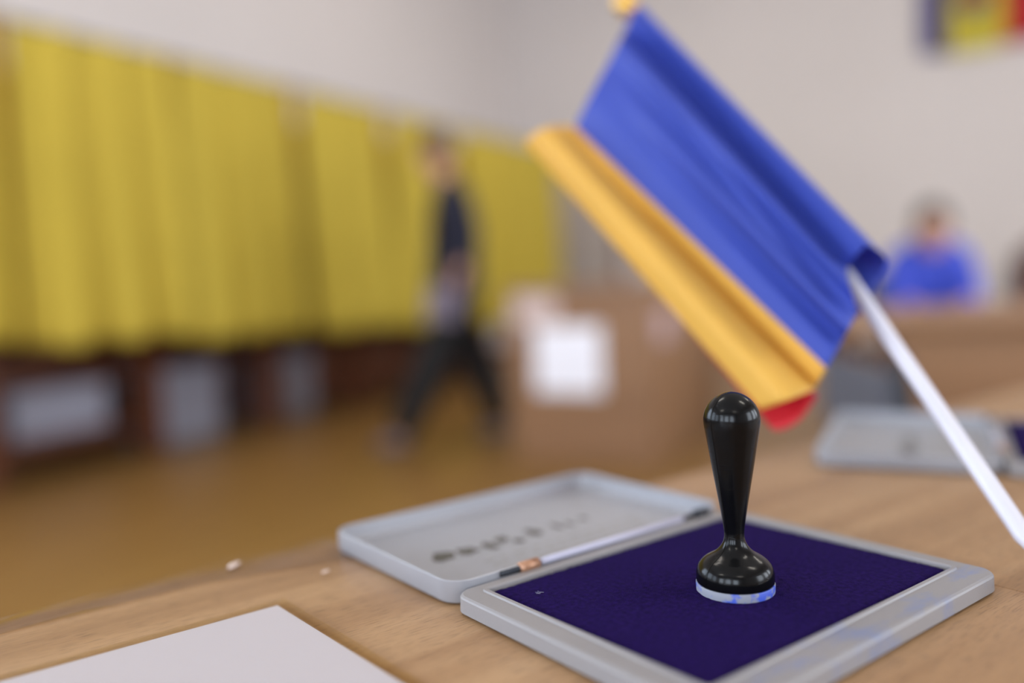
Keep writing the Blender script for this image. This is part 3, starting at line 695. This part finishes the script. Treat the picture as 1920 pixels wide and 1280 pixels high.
M_SK = mat('skin_tone', (196, 148, 124), .55, noise=.03)
M_HAIRB = mat('hair_dark', (44, 34, 30), .6, noise=.1, nscale=60); M_HAIRG = mat('hair_brown', (96, 70, 48), .6, noise=.1, nscale=60)
M_NAVY = mat('navy_jacket', (17, 19, 42), .8, noise=.05, nscale=20); M_BLK = mat('black_trousers', (13, 12, 15), .8, noise=.05); M_SHOE = mat('grey_shoes', (92, 82, 90), .6)
M_BLOUSE = mat('blue_blouse', (58, 76, 190), .75, noise=.06, nscale=14); M_BROWNJ = mat('brown_jacket', (88, 56, 46), .8, noise=.05)
# walking person, in profile, stepping to the left; metres measured from the photo at depth D
D = 4.62
def at(px, py, dy=0.0):
    p = P(px, py, D); return p + Vector((0, dy, 0))
org = at(842, 840); org.z = 0
def L_(px, py, dy=0.0):                       # local: +x = left in the picture (walking direction)
    p = at(px, py, dy) - org; return (-p.x, -p.y, p.z)
J = dict(hip=L_(848, 585), waist=L_(856, 510), chest=L_(856, 400), neck=L_(834, 335), jaw=L_(822, 312), head=L_(812, 285),
         shL=L_(858, 362, -.17), elL=L_(888, 455, -.23), wrL=L_(866, 510, -.24), shR=L_(852, 362, .17), elR=L_(846, 465, .22), wrR=L_(818, 535, .18),
         thL=L_(842, 615, -.09), knL=L_(798, 715, -.10), anL=L_(757, 812, -.10), toeL=L_(716, 826, -.11),
         thR=L_(858, 615, .09), knR=L_(906, 702, .10), anR=L_(938, 795, .10), toeR=L_(902, 826, .10))
for k in ('toeL', 'toeR'): J[k] = (J[k][0], J[k][1], .032)
for k in ('anL', 'anR'): J[k] = (J[k][0], J[k][1], max(.085, J[k][2]))
person('person in navy jacket and black trousers striding left past the curtains', org, J, math.pi, (math.radians(-55), .12), M_NAVY, M_BLK, M_SK, M_HAIRG, M_SHOE)
# light folder held at the hip
hp = at(838, 568, -.30)
fo = box('paper_folder', -.085, .085, -.010, .010, -.08, .09, mat('pale_folder', (108, 98, 112), .7, noise=.03), None, .003); fo.location = hp; fo.rotation_euler = (0, .15, math.radians(8))
tag(fo, 'pale lilac folder held at the hip by the walking person', 'folder')
# seated people
def seated(lean=0.1):
    return dict(hip=(0, 0, .55), waist=(.02 + lean * .2, 0, .68), chest=(.04 + lean * .7, 0, .86), neck=(.06 + lean, 0, .965), jaw=(.10 + lean * 1.1, 0, .985), head=(.12 + lean * 1.15, 0, 1.03),
         shL=(.04 + lean * .8, .145, .905), elL=(.12 + lean, .165, .69), wrL=(.33, .12, .66), shR=(.04 + lean * .8, -.145, .905), elR=(.12 + lean, -.165, .69), wrR=(.33, -.11, .66),
         thL=(.08, .10, .54), knL=(.43, .13, .53), anL=(.40, .13, .09), toeL=(.53, .14, .032), thR=(.08, -.10, .54), knR=(.43, -.13, .53), anR=(.40, -.13, .09), toeR=(.53, -.14, .032))
s1 = ground_at(1732, 4.45)
chair('dark grey chair under the seated person in blue', s1 + Vector((0.01, 0.04, 0)), math.radians(-15), .84)
person('seated person in a blue blouse at the far right', s1, seated(.10), math.radians(-105), (math.radians(-8), .62), M_BLOUSE, M_BLK, M_SK, M_HAIRB, M_SHOE, 'long', -.02)
s2 = ground_at(1990, 4.40)
chair('dark grey chair under the seated person in brown', s2 + Vector((0.03, 0.05, 0)), math.radians(-30), .84)
person('seated person in brown at the right picture edge', s2, seated(.05), math.radians(-120), (0, .1), M_BROWNJ, M_BLK, M_SK, M_HAIRB, M_SHOE, 'short', -.02)
